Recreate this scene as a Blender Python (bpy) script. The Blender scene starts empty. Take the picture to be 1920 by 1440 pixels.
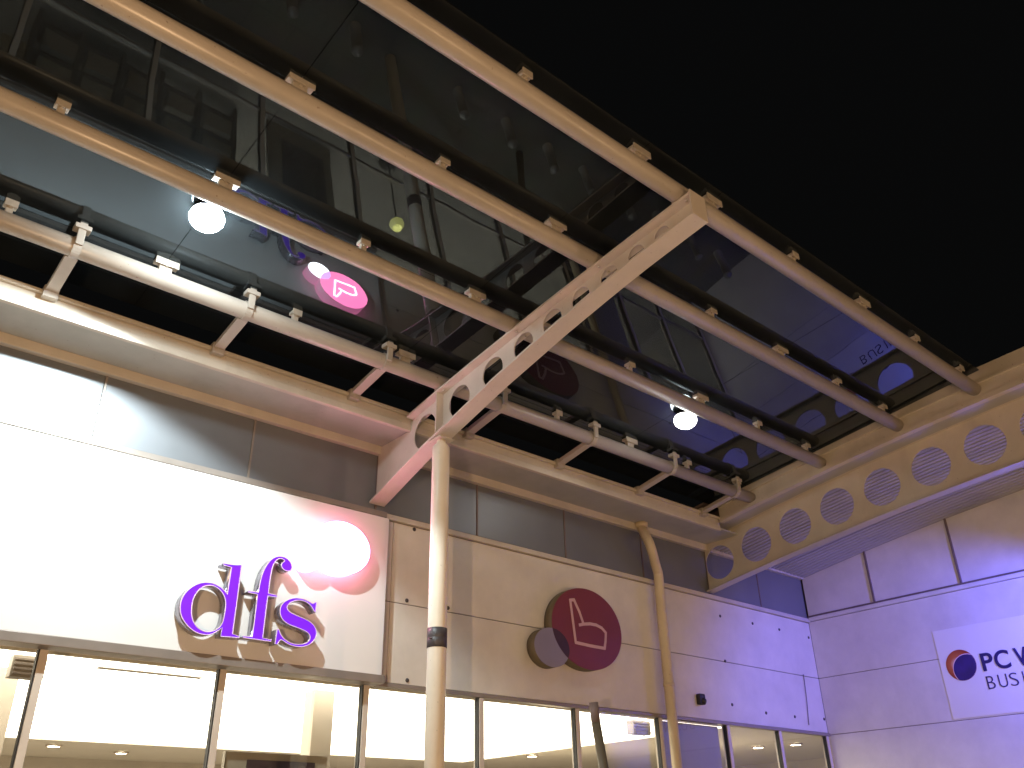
import bpy, bmesh, math, random
from mathutils import Vector, Matrix

random.seed(7)
scene = bpy.context.scene
COL = scene.collection

# ------------------------------------------------------------------ camera
F_PX, YAW, PITCH, ROLL = 1631.025, 0.723918, 0.491639, -0.0211917
CAM = Vector((-12.52569, -7.30272, 1.6))
fwd = Vector((math.sin(YAW) * math.cos(PITCH), math.cos(YAW) * math.cos(PITCH), math.sin(PITCH)))
r0 = Vector((math.cos(YAW), -math.sin(YAW), 0.0))
u0 = r0.cross(fwd)
rt = r0 * math.cos(ROLL) + u0 * math.sin(ROLL)
up = u0 * math.cos(ROLL) - r0 * math.sin(ROLL)
cam_data = bpy.data.cameras.new("camera")
cam = bpy.data.objects.new("camera", cam_data)
COL.objects.link(cam)
m = Matrix((rt, up, -fwd)).transposed().to_4x4()
m.translation = CAM
cam.matrix_world = m
cam_data.sensor_fit = 'HORIZONTAL'
cam_data.sensor_width = 36.0
cam_data.lens = F_PX / 1920.0 * 36.0
cam_data.clip_start = 0.05
cam_data.clip_end = 2000.0
scene.camera = cam

# ------------------------------------------------------------------ world (night sky), exposure
world = bpy.data.worlds.new("World")
scene.world = world
world.use_nodes = True
bg = world.node_tree.nodes["Background"]
bg.inputs[0].default_value = (0.95, 0.98, 1.0, 1)
bg.inputs[1].default_value = 0.0026
scene.view_settings.view_transform = 'Standard'
scene.view_settings.look = 'None'
scene.view_settings.exposure = 0.0
scene.view_settings.gamma = 1.0
scene.cycles.max_bounces = 8
scene.cycles.diffuse_bounces = 4
scene.cycles.glossy_bounces = 4
scene.cycles.transparent_max_bounces = 16
scene.cycles.caustics_reflective = False
scene.cycles.caustics_refractive = False
scene.cycles.sample_clamp_indirect = 6.0
scene.cycles.use_denoising = True

LAMP1_L = 170.0         # glowing globe over the lettered board
LAMP1_W = 640.0        # its beam
LAMP2_L = 17.0          # weaker floodlight right of the beam
CEIL_L = 7.0            # glow standing for the brightly lit shop ceiling
PINK_L = 20.0
BLUE_W = 1150.0
SODIUM_W = 800.0

# ------------------------------------------------------------------ materials
def new_mat(name):
    mt = bpy.data.materials.new(name)
    mt.use_nodes = True
    return mt, mt.node_tree

def paint(name, col, rough=0.5, metal=0.0, var=0.06, scale=3.0, bump=0.0, bscale=40.0, streak=0.0, spec=0.5):
    mt, nt = new_mat(name)
    b = nt.nodes["Principled BSDF"]
    b.inputs["Metallic"].default_value = metal
    b.inputs["Specular IOR Level"].default_value = spec
    tc = nt.nodes.new("ShaderNodeTexCoord")
    geo = nt.nodes.new("ShaderNodeNewGeometry")
    nz = nt.nodes.new("ShaderNodeTexNoise")
    nz.inputs["Scale"].default_value = scale
    nz.inputs["Detail"].default_value = 6
    nt.links.new(geo.outputs["Position"], nz.inputs["Vector"])
    fac = nz.outputs["Fac"]
    if streak > 0:
        mp = nt.nodes.new("ShaderNodeMapping")
        mp.inputs["Scale"].default_value = (3.2, 3.2, 0.22)
        nt.links.new(geo.outputs["Position"], mp.inputs["Vector"])
        n2 = nt.nodes.new("ShaderNodeTexNoise")
        n2.inputs["Scale"].default_value = 1.0
        n2.inputs["Detail"].default_value = 5
        nt.links.new(mp.outputs[0], n2.inputs["Vector"])
        mx = nt.nodes.new("ShaderNodeMix")
        mx.inputs[0].default_value = streak
        nt.links.new(nz.outputs["Fac"], mx.inputs[2])
        nt.links.new(n2.outputs["Fac"], mx.inputs[3])
        fac = mx.outputs[0]
    cr = nt.nodes.new("ShaderNodeValToRGB")
    cr.color_ramp.elements[0].position = 0.3
    cr.color_ramp.elements[1].position = 0.7
    d = [max(0, c * (1 - var)) for c in col]
    l = [min(1, c * (1 + var)) for c in col]
    cr.color_ramp.elements[0].color = (*d, 1)
    cr.color_ramp.elements[1].color = (*l, 1)
    nt.links.new(fac, cr.inputs[0])
    nt.links.new(cr.outputs[0], b.inputs["Base Color"])
    mr = nt.nodes.new("ShaderNodeMapRange")
    mr.inputs["To Min"].default_value = max(0.02, rough - 0.07)
    mr.inputs["To Max"].default_value = min(1, rough + 0.07)
    nt.links.new(fac, mr.inputs["Value"])
    nt.links.new(mr.outputs[0], b.inputs["Roughness"])
    if bump > 0:
        n3 = nt.nodes.new("ShaderNodeTexNoise")
        n3.inputs["Scale"].default_value = bscale
        n3.inputs["Detail"].default_value = 4
        nt.links.new(geo.outputs["Position"], n3.inputs["Vector"])
        bp = nt.nodes.new("ShaderNodeBump")
        bp.inputs["Strength"].default_value = bump
        bp.inputs["Distance"].default_value = 0.01
        nt.links.new(n3.outputs["Fac"], bp.inputs["Height"])
        nt.links.new(bp.outputs[0], b.inputs["Normal"])
    return mt

def emit(name, col, strength, base=(0.8, 0.8, 0.8)):
    mt, nt = new_mat(name)
    b = nt.nodes["Principled BSDF"]
    b.inputs["Base Color"].default_value = (*base, 1)
    b.inputs["Emission Color"].default_value = (*col, 1)
    b.inputs["Emission Strength"].default_value = strength
    return mt

def glass(name, tint, gain=1.8, ior=1.5, dust_glow=0.0, dust_glow_col=(0.5, 0.5, 0.5)):
    mt, nt = new_mat(name)
    for n in list(nt.nodes):
        if n.type != 'OUTPUT_MATERIAL':
            nt.nodes.remove(n)
    out = [n for n in nt.nodes if n.type == 'OUTPUT_MATERIAL'][0]
    tr = nt.nodes.new("ShaderNodeBsdfTransparent")
    tr.inputs[0].default_value = (*tint, 1)
    gl = nt.nodes.new("ShaderNodeBsdfGlossy")
    gl.inputs["Roughness"].default_value = 0.0
    gl.inputs["Color"].default_value = (0.76, 0.90, 1.0, 1)
    wv = nt.nodes.new("ShaderNodeTexNoise"); wv.inputs["Scale"].default_value = 1.7; wv.inputs["Detail"].default_value = 1.5
    wg = nt.nodes.new("ShaderNodeNewGeometry"); nt.links.new(wg.outputs["Position"], wv.inputs["Vector"])
    wb = nt.nodes.new("ShaderNodeBump"); wb.inputs["Strength"].default_value = 0.5; wb.inputs["Distance"].default_value = 0.0022
    nt.links.new(wv.outputs["Fac"], wb.inputs["Height"]); nt.links.new(wb.outputs[0], gl.inputs["Normal"])
    fr = nt.nodes.new("ShaderNodeFresnel")
    fr.inputs["IOR"].default_value = ior
    geo = nt.nodes.new("ShaderNodeNewGeometry")
    inv = nt.nodes.new("ShaderNodeMath"); inv.operation = 'SUBTRACT'
    inv.inputs[0].default_value = gain
    mul0 = nt.nodes.new("ShaderNodeMath"); mul0.operation = 'MULTIPLY'
    mul0.inputs[1].default_value = gain
    nt.links.new(geo.outputs["Backfacing"], mul0.inputs[0])
    nt.links.new(mul0.outputs[0], inv.inputs[1])
    mul = nt.nodes.new("ShaderNodeMath"); mul.operation = 'MULTIPLY'; mul.use_clamp = True
    nt.links.new(fr.outputs[0], mul.inputs[0])
    nt.links.new(inv.outputs[0], mul.inputs[1])
    base = tr.outputs[0]
    if dust_glow > 0:
        df = nt.nodes.new("ShaderNodeBsdfDiffuse")
        df.inputs[0].default_value = (*dust_glow_col, 1)
        nz = nt.nodes.new("ShaderNodeTexNoise")
        nz.inputs["Scale"].default_value = 1.3
        nz.inputs["Detail"].default_value = 8
        nt.links.new(geo.outputs["Position"], nz.inputs["Vector"])
        m2 = nt.nodes.new("ShaderNodeMath"); m2.operation = 'MULTIPLY'
        m2.inputs[1].default_value = dust_glow * 2
        nt.links.new(nz.outputs["Fac"], m2.inputs[0])
        ms = nt.nodes.new("ShaderNodeMixShader")
        nt.links.new(m2.outputs[0], ms.inputs[0])
        nt.links.new(tr.outputs[0], ms.inputs[1])
        nt.links.new(df.outputs[0], ms.inputs[2])
        base = ms.outputs[0]
    mix = nt.nodes.new("ShaderNodeMixShader")
    nt.links.new(mul.outputs[0], mix.inputs[0])
    nt.links.new(base, mix.inputs[1])
    nt.links.new(gl.outputs[0], mix.inputs[2])
    nt.links.new(mix.outputs[0], out.inputs[0])
    return mt

def weathered(name, col, rough, grime=0.5, rust=0.5):
    mt, nt = new_mat(name)
    b = nt.nodes["Principled BSDF"]
    N, K = nt.nodes.new, nt.links.new
    geo = N("ShaderNodeNewGeometry")
    def noise(scale, detail=6, rgh=0.6, vec=None):
        n = N("ShaderNodeTexNoise"); n.inputs["Scale"].default_value = scale; n.inputs["Detail"].default_value = detail; n.inputs["Roughness"].default_value = rgh
        K(vec if vec is not None else geo.outputs["Position"], n.inputs["Vector"]); return n.outputs["Fac"]
    def ramp(f, p0, p1, c0=(0, 0, 0), c1=(1, 1, 1)):
        r = N("ShaderNodeValToRGB"); r.color_ramp.elements[0].position = p0; r.color_ramp.elements[1].position = p1
        r.color_ramp.elements[0].color = (*c0, 1); r.color_ramp.elements[1].color = (*c1, 1); K(f, r.inputs[0]); return r.outputs[0]
    def mix(f, a_, c_):
        m_ = N("ShaderNodeMix"); m_.data_type = 'RGBA'
        if isinstance(f, float): m_.inputs[0].default_value = f
        else: K(f, m_.inputs[0])
        for i, q in ((6, a_), (7, c_)):
            if isinstance(q, tuple): m_.inputs[i].default_value = (*q, 1)
            else: K(q, m_.inputs[i])
        return m_.outputs[2]
    base = ramp(noise(2.2), .32, .68, tuple(c * .90 for c in col), tuple(min(1, c * 1.06) for c in col))
    mp = N("ShaderNodeMapping"); mp.inputs["Scale"].default_value = (1.6, 1.6, 0.5); K(geo.outputs["Position"], mp.inputs["Vector"])
    g = ramp(noise(1.0, 7, .65, mp.outputs[0]), .52, .78)
    gm = N("ShaderNodeMath"); gm.operation = 'MULTIPLY'; gm.inputs[1].default_value = grime; K(g, gm.inputs[0])
    c1 = mix(gm.outputs[0], base, (col[0] * .42, col[1] * .38, col[2] * .34))
    sp = ramp(noise(38, 3, .5), .70, .74)
    sm = N("ShaderNodeMath"); sm.operation = 'MULTIPLY'; sm.inputs[1].default_value = rust; K(sp, sm.inputs[0])
    c2 = mix(sm.outputs[0], c1, (0.13, 0.065, 0.03))
    K(c2, b.inputs["Base Color"])
    mr = N("ShaderNodeMapRange"); mr.inputs["To Min"].default_value = rough - .01; mr.inputs["To Max"].default_value = rough + .03; K(g, mr.inputs["Value"]); K(mr.outputs[0], b.inputs["Roughness"])
    bp = N("ShaderNodeBump"); bp.inputs["Strength"].default_value = .05; bp.inputs["Distance"].default_value = .0005; K(noise(1.5, 1), bp.inputs["Height"]); K(bp.outputs[0], b.inputs["Normal"])
    return mt

M = {}
M['clad'] = weathered('white_cladding', (0.70, 0.655, 0.585), 0.42, 0.09, 0.10)
M['clad_r'] = weathered('white_cladding_right', (0.71, 0.69, 0.67), 0.45, 0.11, 0.10)
M['board'] = paint('white_sign_board', (0.80, 0.79, 0.77), 0.35, var=0.02, scale=2)
M['cream'] = weathered('cream_painted_steel', (0.58, 0.525, 0.445), 0.42, 0.34, 0.5)
M['tube'] = weathered('cream_painted_tube', (0.445, 0.402, 0.355), 0.33, 0.08, 0.5)
M['beam'] = weathered('pale_painted_beam', (0.66, 0.60, 0.545), 0.42, 0.15, 0.4)
M['post'] = weathered('cream_painted_post', (0.88, 0.81, 0.69), 0.34, 0.22, 0.3)
M['soffit'] = weathered('grey_cream_soffit', (0.43, 0.425, 0.385), 0.5, 0.30, 0.4)
M['deck'] = paint('pale_ribbed_deck', (0.38, 0.37, 0.37), 0.45, var=0.05, scale=3)
M['dark'] = paint('dark_grey_panel', (0.20, 0.21, 0.225), 0.43, metal=0.4, var=0.08, scale=1.5, bump=0.02, bscale=4, streak=0.2)
M['alu'] = paint('brown_grey_frame', (0.30, 0.26, 0.23), 0.38, metal=0.3, var=0.06, scale=6)
M['frame'] = paint('pale_frame', (0.62, 0.54, 0.46), 0.38, var=0.05, scale=6)
M['gasket'] = paint('black_gasket', (0.02, 0.02, 0.02), 0.6)
M['seam'] = paint('dark_seam', (0.10, 0.085, 0.075), 0.7)
M['battens'] = paint('dark_batten', (0.17, 0.13, 0.12), 0.55)
M['blackplastic'] = paint('black_plastic', (0.018, 0.017, 0.017), 0.45)
M['tape'] = paint('dark_tape', (0.055, 0.045, 0.045), 0.45, var=0.2, scale=30, bump=0.3, bscale=60)
M['zinc'] = paint('zinc_clip', (0.55, 0.50, 0.43), 0.4, metal=0.3, var=0.1, scale=20)
M['bolt'] = paint('dark_bolt', (0.06, 0.05, 0.05), 0.5)
M['pole'] = paint('brown_pole', (0.085, 0.066, 0.036), 0.55, var=0.15, scale=12, streak=0.5)
M['pipe'] = weathered('cream_pipe', (0.66, 0.55, 0.38), 0.45, 0.4, 0.4)
M['purple'] = emit('purple_acrylic_glow', (0.16, 0.006, 1.0), 0.7, (0.135, 0.008, 0.80))  # slight emission added to brighten the letter faces
M['rim'] = paint('pale_pink_trim', (0.85, 0.62, 0.80), 0.35, var=0.02)
M['steel'] = paint('brushed_steel_return', (0.42, 0.40, 0.46), 0.28, metal=0.85, var=0.06, scale=12)
M['maroon'] = paint('maroon_acrylic', (0.19, 0.032, 0.048), 0.4, var=0.05)
M['lilac'] = paint('lilac_acrylic', (0.25, 0.225, 0.32), 0.4, var=0.05)
M['plum'] = paint('plum_acrylic', (0.045, 0.018, 0.03), 0.4)
M['olive'] = paint('olive_sign_return', (0.15, 0.12, 0.07), 0.5, var=0.08)
M['pinkline'] = paint('dusty_pink_line', (0.62, 0.40, 0.42), 0.45)
M['pinklit'] = emit('lit_pink_acrylic', (1.0, 0.17, 0.38), PINK_L)
M['pinkside'] = emit('lit_pink_return', (1.0, 0.2, 0.4), PINK_L * .25)
M['whitelit'] = emit('lit_white_acrylic', (1.0, 0.97, 0.98), PINK_L * 2.0)
M['lilaclit'] = emit('lit_lilac_acrylic', (0.75, 0.35, 0.85), PINK_L)
M['linelit'] = emit('lit_white_line', (1.0, 0.9, 1.0), PINK_L * 1.4)
M['lamp1'] = emit('floodlight_lens', (0.84, 0.97, 1.0), LAMP1_L)
M['lamp2'] = emit('floodlight_lens_weak', (1.0, 1.0, 0.95), LAMP2_L)
M['housing'] = paint('lamp_housing', (0.10, 0.10, 0.11), 0.4, metal=0.4)
M['canopy_glass'] = glass('tinted_canopy_glass', (0.20, 0.22, 0.22), gain=1.15, ior=1.52, dust_glow=0.028, dust_glow_col=(0.38, 0.46, 0.52))  # bluish dust film, also put in to spread lamp glow and lift blacks
M['shop_glass'] = glass('clear_shop_glass', (0.90, 0.91, 0.90), gain=1.8, ior=1.5)
M['ceil_lit'] = emit('ceiling_with_glow', (1.0, 0.90, 0.73), CEIL_L)  # ceiling brightness put in as emission, which also spills out the windows
M['ceil'] = paint('beige_ceiling', (0.74, 0.69, 0.60), 0.7, var=0.03)
M['iwall'] = paint('interior_wall', (0.50, 0.45, 0.38), 0.7, var=0.04)
M['ifloor'] = paint('interior_floor', (0.26, 0.235, 0.21), 0.4, var=0.1)
M['downlight'] = emit('downlight_lens', (1.0, 0.86, 0.62), 45.0)
M['picture'] = paint('dark_picture', (0.05, 0.028, 0.035), 0.35, var=0.5, scale=6)
M['mount'] = paint('picture_mount', (0.42, 0.37, 0.29), 0.6)
M['grille'] = paint('grey_grille', (0.30, 0.27, 0.23), 0.5)
M['shelf'] = paint('pale_shelf_wood', (0.42, 0.36, 0.29), 0.5, var=0.1)
M['shelfdark'] = paint('dark_shelf_frame', (0.08, 0.07, 0.065), 0.5)
M['bulb_yellow'] = emit('yellow_glass_globe', (1.0, 0.85, 0.22), 5.0)
M['bulb_hot'] = emit('lamp_filament', (1.0, 0.9, 0.6), 60.0)
M['bollard'] = paint('grey_bollard', (0.30, 0.29, 0.28), 0.4, metal=0.4)
M['navy'] = paint('navy_print', (0.018, 0.010, 0.11), 0.45)
M['navy2'] = paint('dark_violet_print', (0.03, 0.012, 0.13), 0.4, var=0.3, scale=5)
M['blind'] = paint('pale_blind', (0.50, 0.46, 0.46), 0.6, var=0.03)
M['opal'] = emit('added_opal_shade', (1.0, 0.80, 0.52), 55.0)
M['led'] = emit('tiny_led', (0.75, 0.85, 1.0), 40.0)
M['cable'] = paint('grey_cable', (0.20, 0.18, 0.20), 0.6)

def copper_mat():
    mt, nt = new_mat('copper_print')
    b = nt.nodes["Principled BSDF"]
    b.inputs["Roughness"].default_value = 0.45
    geo = nt.nodes.new("ShaderNodeNewGeometry")
    ds = nt.nodes.new("ShaderNodeVectorMath"); ds.operation = 'DISTANCE'
    ds.inputs[1].default_value = (0.0, -2.10, 3.69)
    nt.links.new(geo.outputs["Position"], ds.inputs[0])
    cr = nt.nodes.new("ShaderNodeValToRGB")
    e = cr.color_ramp.elements
    e[0].position = 0.03; e[0].color = (0.90, 0.62, 0.45, 1)
    e[1].position = 0.20; e[1].color = (0.30, 0.035, 0.02, 1)
    k = e.new(0.10); k.color = (0.50, 0.13, 0.04, 1)
    nt.links.new(ds.outputs["Value"], cr.inputs[0])
    nt.links.new(cr.outputs[0], b.inputs["Base Color"])
    return mt
M['copper'] = copper_mat()

def paving_mat():
    mt, nt = new_mat('paving')
    b = nt.nodes["Principled BSDF"]
    b.inputs["Roughness"].default_value = 0.8
    geo = nt.nodes.new("ShaderNodeNewGeometry")
    br = nt.nodes.new("ShaderNodeTexBrick")
    br.inputs["Scale"].default_value = 1.0
    br.inputs["Color1"].default_value = (0.19, 0.175, 0.155, 1)
    br.inputs["Color2"].default_value = (0.17, 0.155, 0.135, 1)
    br.inputs["Mortar"].default_value = (0.12, 0.11, 0.10, 1)
    br.inputs["Mortar Size"].default_value = 0.012
    br.inputs["Brick Width"].default_value = 0.6
    br.inputs["Row Height"].default_value = 0.4
    nt.links.new(geo.outputs["Position"], br.inputs["Vector"])
    nz = nt.nodes.new("ShaderNodeTexNoise"); nz.inputs["Scale"].default_value = 2.5; nz.inputs["Detail"].default_value = 8
    nt.links.new(geo.outputs["Position"], nz.inputs["Vector"])
    mx = nt.nodes.new("ShaderNodeMix"); mx.data_type = 'RGBA'; mx.blend_type = 'MULTIPLY'; mx.inputs[0].default_value = 0.5
    nt.links.new(br.outputs["Color"], mx.inputs[6]); nt.links.new(nz.outputs["Color"], mx.inputs[7])
    nt.links.new(mx.outputs[2], b.inputs["Base Color"])
    return mt
M['paving'] = paving_mat()
M['asphalt'] = paint('asphalt', (0.06, 0.058, 0.055), 0.85, var=0.25, scale=8, bump=0.4, bscale=90)

# ------------------------------------------------------------------ helpers
def tag(o, label=None, cat=None, group=None, kind=None):
    if label: o["label"] = label
    if cat: o["category"] = cat
    if group: o["group"] = group
    if kind: o["kind"] = kind
    return o

def link(name, me, mat=None, parent=None, smooth=False):
    o = bpy.data.objects.new(name, me)
    COL.objects.link(o)
    if mat is not None and not me.materials:
        me.materials.append(M[mat])
    if smooth:
        for p in me.polygons: p.use_smooth = True
    if parent is not None:
        o.parent = parent
        o.matrix_parent_inverse = parent.matrix_world.inverted() if parent.type != 'EMPTY' else Matrix.Translation(-parent.location)
    return o

def empty(name, loc=(0, 0, 0)):
    o = bpy.data.objects.new(name, None)
    o.empty_display_size = 0.2
    o.location = loc
    COL.objects.link(o)
    return o

def mesh_from_bm(bm, name='m'):
    bmesh.ops.recalc_face_normals(bm, faces=bm.faces[:])
    me = bpy.data.meshes.new(name)
    bm.to_mesh(me); bm.free()
    return me

def bm_box(bm, x0, x1, y0, y1, z0, z1, bev=0.0):
    ret = bmesh.ops.create_cube(bm, size=1.0)
    vs = ret['verts']
    for v in vs:
        v.co = Vector((x0 + (v.co.x + .5) * (x1 - x0), y0 + (v.co.y + .5) * (y1 - y0), z0 + (v.co.z + .5) * (z1 - z0)))
    if bev > 0:
        es = list({e for v in vs for e in v.link_edges})
        bmesh.ops.bevel(bm, geom=es, offset=bev, segments=2, affect='EDGES', profile=0.6)

def box(name, x0, x1, y0, y1, z0, z1, mat, parent=None, bev=0.004):
    bm = bmesh.new()
    bm_box(bm, min(x0, x1), max(x0, x1), min(y0, y1), max(y0, y1), min(z0, z1), max(z0, z1), bev)
    return link(name, mesh_from_bm(bm, name), mat, parent)

def bm_tube(bm, pts, rad, seg=20, caps=True):
    pts = [Vector(p) for p in pts]
    n = len(pts)
    rads = rad if isinstance(rad, (list, tuple)) else [rad] * n
    rings = []
    ref = None
    for i, p in enumerate(pts):
        t = (pts[min(i + 1, n - 1)] - pts[max(i - 1, 0)]).normalized()
        if ref is None:
            ref = Vector((0, 0, 1)) if abs(t.z) < 0.9 else Vector((1, 0, 0))
        a = t.cross(ref).normalized()
        b = a.cross(t).normalized()
        ref = b
        rings.append([bm.verts.new(p + (a * math.cos(2 * math.pi * k / seg) + b * math.sin(2 * math.pi * k / seg)) * rads[i]) for k in range(seg)])
    for i in range(n - 1):
        for k in range(seg):
            bm.faces.new((rings[i][k], rings[i][(k + 1) % seg], rings[i + 1][(k + 1) % seg], rings[i + 1][k]))
    if caps:
        bm.faces.new(rings[0][::-1]); bm.faces.new(rings[-1])

def tube(name, pts, rad, mat, parent=None, seg=20):
    bm = bmesh.new(); bm_tube(bm, pts, rad, seg)
    me = mesh_from_bm(bm, name)
    o = link(name, me, mat, parent)
    for p in me.polygons: p.use_smooth = len(p.vertices) == 4
    return o

def lathe(name, prof, mat, parent=None, loc=(0, 0, 0), seg=28, axis=None):
    bm = bmesh.new(); rings = []
    for r, z in prof:
        if r < 1e-5: rings.append([bm.verts.new((0, 0, z))])
        else: rings.append([bm.verts.new((r * math.cos(2 * math.pi * k / seg), r * math.sin(2 * math.pi * k / seg), z)) for k in range(seg)])
    for a, b in zip(rings[:-1], rings[1:]):
        for k in range(seg):
            k2 = (k + 1) % seg
            if len(a) == 1 and len(b) == 1: continue
            if len(a) == 1: bm.faces.new((a[0], b[k], b[k2]))
            elif len(b) == 1: bm.faces.new((a[k], b[0], a[k2]))
            else: bm.faces.new((a[k], b[k], b[k2], a[k2]))
    mt = Matrix.Translation(Vector(loc))
    if axis is not None:
        mt = mt @ Vector((0, 0, 1)).rotation_difference(Vector(axis)).to_matrix().to_4x4()
    bmesh.ops.transform(bm, matrix=mt, verts=bm.verts[:])
    me = mesh_from_bm(bm, name)
    return link(name, me, mat, parent, smooth=True)

# local (u, v, w) -> world for the two wall planes
def MAP_DFS(y): return Matrix(((1, 0, 0, 0), (0, 0, -1, y), (0, 1, 0, 0), (0, 0, 0, 1)))
def MAP_X(x): return Matrix(((0, 0, -1, x), (-1, 0, 0, 0), (0, 1, 0, 0), (0, 0, 0, 1)))

def plate(name, loops, w0, w1, mapm, mat, parent=None):
    """closed loops in (u,v), extruded from w0 to w1 along the map's third axis; inner loops are holes"""
    cu = bpy.data.curves.new(name + '_c', 'CURVE')
    cu.dimensions = '2D'; cu.fill_mode = 'BOTH'
    cu.extrude = abs(w1 - w0) / 2
    for lp in loops:
        sp = cu.splines.new('POLY'); sp.points.add(len(lp) - 1)
        for q, (a, b) in zip(sp.points, lp): q.co = (a, b, 0, 1)
        sp.use_cyclic_u = True
    ob = bpy.data.objects.new(name + '_c', cu); COL.objects.link(ob)
    dg = bpy.context.evaluated_depsgraph_get()
    me = bpy.data.meshes.new_from_object(ob.evaluated_get(dg))
    bpy.data.objects.remove(ob); bpy.data.curves.remove(cu)
    bm = bmesh.new(); bm.from_mesh(me); bpy.data.meshes.remove(me)
    bmesh.ops.remove_doubles(bm, verts=bm.verts[:], dist=1e-5)
    bmesh.ops.translate(bm, verts=bm.verts[:], vec=(0, 0, (w0 + w1) / 2))
    bmesh.ops.transform(bm, matrix=mapm, verts=bm.verts[:])
    return link(name, mesh_from_bm(bm, name), mat, parent)

def glyph(name, ch, u, v, width, height, off, w0, w1, mapm, mat, parent):
    cu = bpy.data.curves.new(name + '_f', 'FONT')
    cu.body = ch; cu.size = 1.0; cu.offset = off; cu.extrude = 0.01; cu.resolution_u = 8
    ob = bpy.data.objects.new(name + '_f', cu); COL.objects.link(ob)
    dg = bpy.context.evaluated_depsgraph_get()
    me = bpy.data.meshes.new_from_object(ob.evaluated_get(dg))
    bpy.data.objects.remove(ob); bpy.data.curves.remove(cu)
    xs = [q.co.x for q in me.vertices]; ys = [q.co.y for q in me.vertices]
    x0, x1, y0, y1 = min(xs), max(xs), min(ys), max(ys)
    for q in me.vertices:
        q.co = Vector((u + (q.co.x - x0) / (x1 - x0) * width, v + (q.co.y - y0) / (y1 - y0) * height, w0 + (q.co.z + .01) / .02 * (w1 - w0)))
    me.transform(mapm)
    return link(name, me, mat, parent)

def smooth_loop(pts, it=2):
    """Chaikin for closed loop; a point given as (x,y,1) stays a corner"""
    for _ in range(it):
        out = []
        n = len(pts)
        for i in range(n):
            a = pts[i]; b = pts[(i + 1) % n]
            ca = len(a) > 2; cb = len(b) > 2
            if ca: out.append(a)
            else: out.append((a[0] * .75 + b[0] * .25, a[1] * .75 + b[1] * .25)) if True else None
            if not cb: out.append((a[0] * .25 + b[0] * .75, a[1] * .25 + b[1] * .75))
        pts = out
    return pts

def ellipse(cu, cv, ru, rv, n=64):
    return [(cu + ru * math.cos(2 * math.pi * k / n), cv + rv * math.sin(2 * math.pi * k / n)) for k in range(n)]

def interp(xs, ys, x):
    if x <= xs[0]: return ys[0] + (ys[1] - ys[0]) / (xs[1] - xs[0]) * (x - xs[0])
    for i in range(len(xs) - 1):
        if x <= xs[i + 1]:
            t = (x - xs[i]) / (xs[i + 1] - xs[i]); return ys[i] * (1 - t) + ys[i + 1] * t
    return ys[-1] + (ys[-1] - ys[-2]) / (xs[-1] - xs[-2]) * (x - xs[-1])

def hit(px, py, axis, val):
    d = fwd + rt * ((px - 960.0) / F_PX) - up * ((py - 720.0) / F_PX)
    t = (val - CAM[axis]) / d[axis]
    return CAM + d * t

# ------------------------------------------------------------------ setting: ground
def sheet(name, x0, x1, y0, y1, z, mat):
    bm = bmesh.new()
    vs = [bm.verts.new(c) for c in ((x0, y0, z), (x1, y0, z), (x1, y1, z), (x0, y1, z))]
    bm.faces.new(vs)
    me = mesh_from_bm(bm, name)
    if me.polygons[0].normal.z < 0: me.flip_normals()
    return tag(link(name, me, mat), kind='structure')

sheet('car_park', -150, 150, -150, -9.0, -0.12, 'asphalt')
pv = box('pavement', -60, 6, -9.0, -0.06, -0.4, 0.0, 'paving', None, 0.01)
tag(pv, kind='structure')
sheet('ground', -300, 300, -300, 300, -0.41, 'asphalt')

# ------------------------------------------------------------------ left shop building (facade at y = 0)
MULL = [-15.0, -13.59, -12.19, -10.785, -9.38, -7.975, -6.595, -5.215, -3.80, -2.455, -1.28, -0.075]
Z_HEAD, Z_SEAM, Z_TRIM, Z_PAN = 3.0, 3.80, 4.70, 5.30
shop = empty('furniture_shop', (-8, 0, 0))
tag(shop, 'pale clad furniture shop front with lit windows under the glass canopy', 'shop')

cols = [-15.9, -11.85, -7.75, -3.65, 0.0]
for x0, x1 in zip(cols[:-1], cols[1:]):
    box('cladding_panel', x0 + .003, x1 - .003, 0.0, 0.06, Z_HEAD + .03, Z_SEAM - .004, 'clad', shop, 0.004)
    box('cladding_panel', x0 + .003, x1 - .003, 0.0, 0.06, Z_SEAM + .004, Z_TRIM - .075, 'clad', shop, 0.004)
box('joint_backing', -15.9, -0.002, 0.012, 0.05, Z_HEAD + .01, Z_TRIM, 'seam', shop, 0)
box('top_trim', -7.87, 0.0, -0.035, 0.055, Z_TRIM - .068, Z_TRIM - .012, 'cream', shop, 0.006)
box('top_trim', -15.9, -7.872, -0.06, 0.055, Z_TRIM - .068, Z_TRIM - .012, 'alu', shop, 0.006)
box('trim_shadow_strip', -15.9, 0.0, -0.01, 0.05, Z_TRIM - .012, Z_TRIM, 'seam', shop, 0)  # solid dark strip stands in for the trim's shadow line
# dark panels between trim and eaves
JO = [-15.0, -13.6, -12.18, -10.78, -9.385, -7.98, -6.635, -5.255, -3.84, -2.46, -1.23, 0.0]
for x0, x1 in zip(JO[:-1], JO[1:]):
    box('dark_panel', x0 + .012, x1 - .012, 0.004, 0.06, Z_TRIM + .004, Z_PAN + .08, 'dark', shop, 0.003)
    box('panel_bead', x0 - .010, x0 + .010, -0.004, 0.05, Z_TRIM + .004, Z_PAN + .06, 'alu' if x0 < -8.5 else 'battens', shop, 0.002)
# eaves trim on the wall
box('eaves_trim', -15.9, -0.002, -0.055, 0.05, Z_PAN + .01, Z_PAN + .105, 'cream', shop, 0.008)
box('wall_backing', -15.9, 4.5, 0.062, 0.20, Z_HEAD + .02, 5.62, 'seam', shop, 0)
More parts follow.
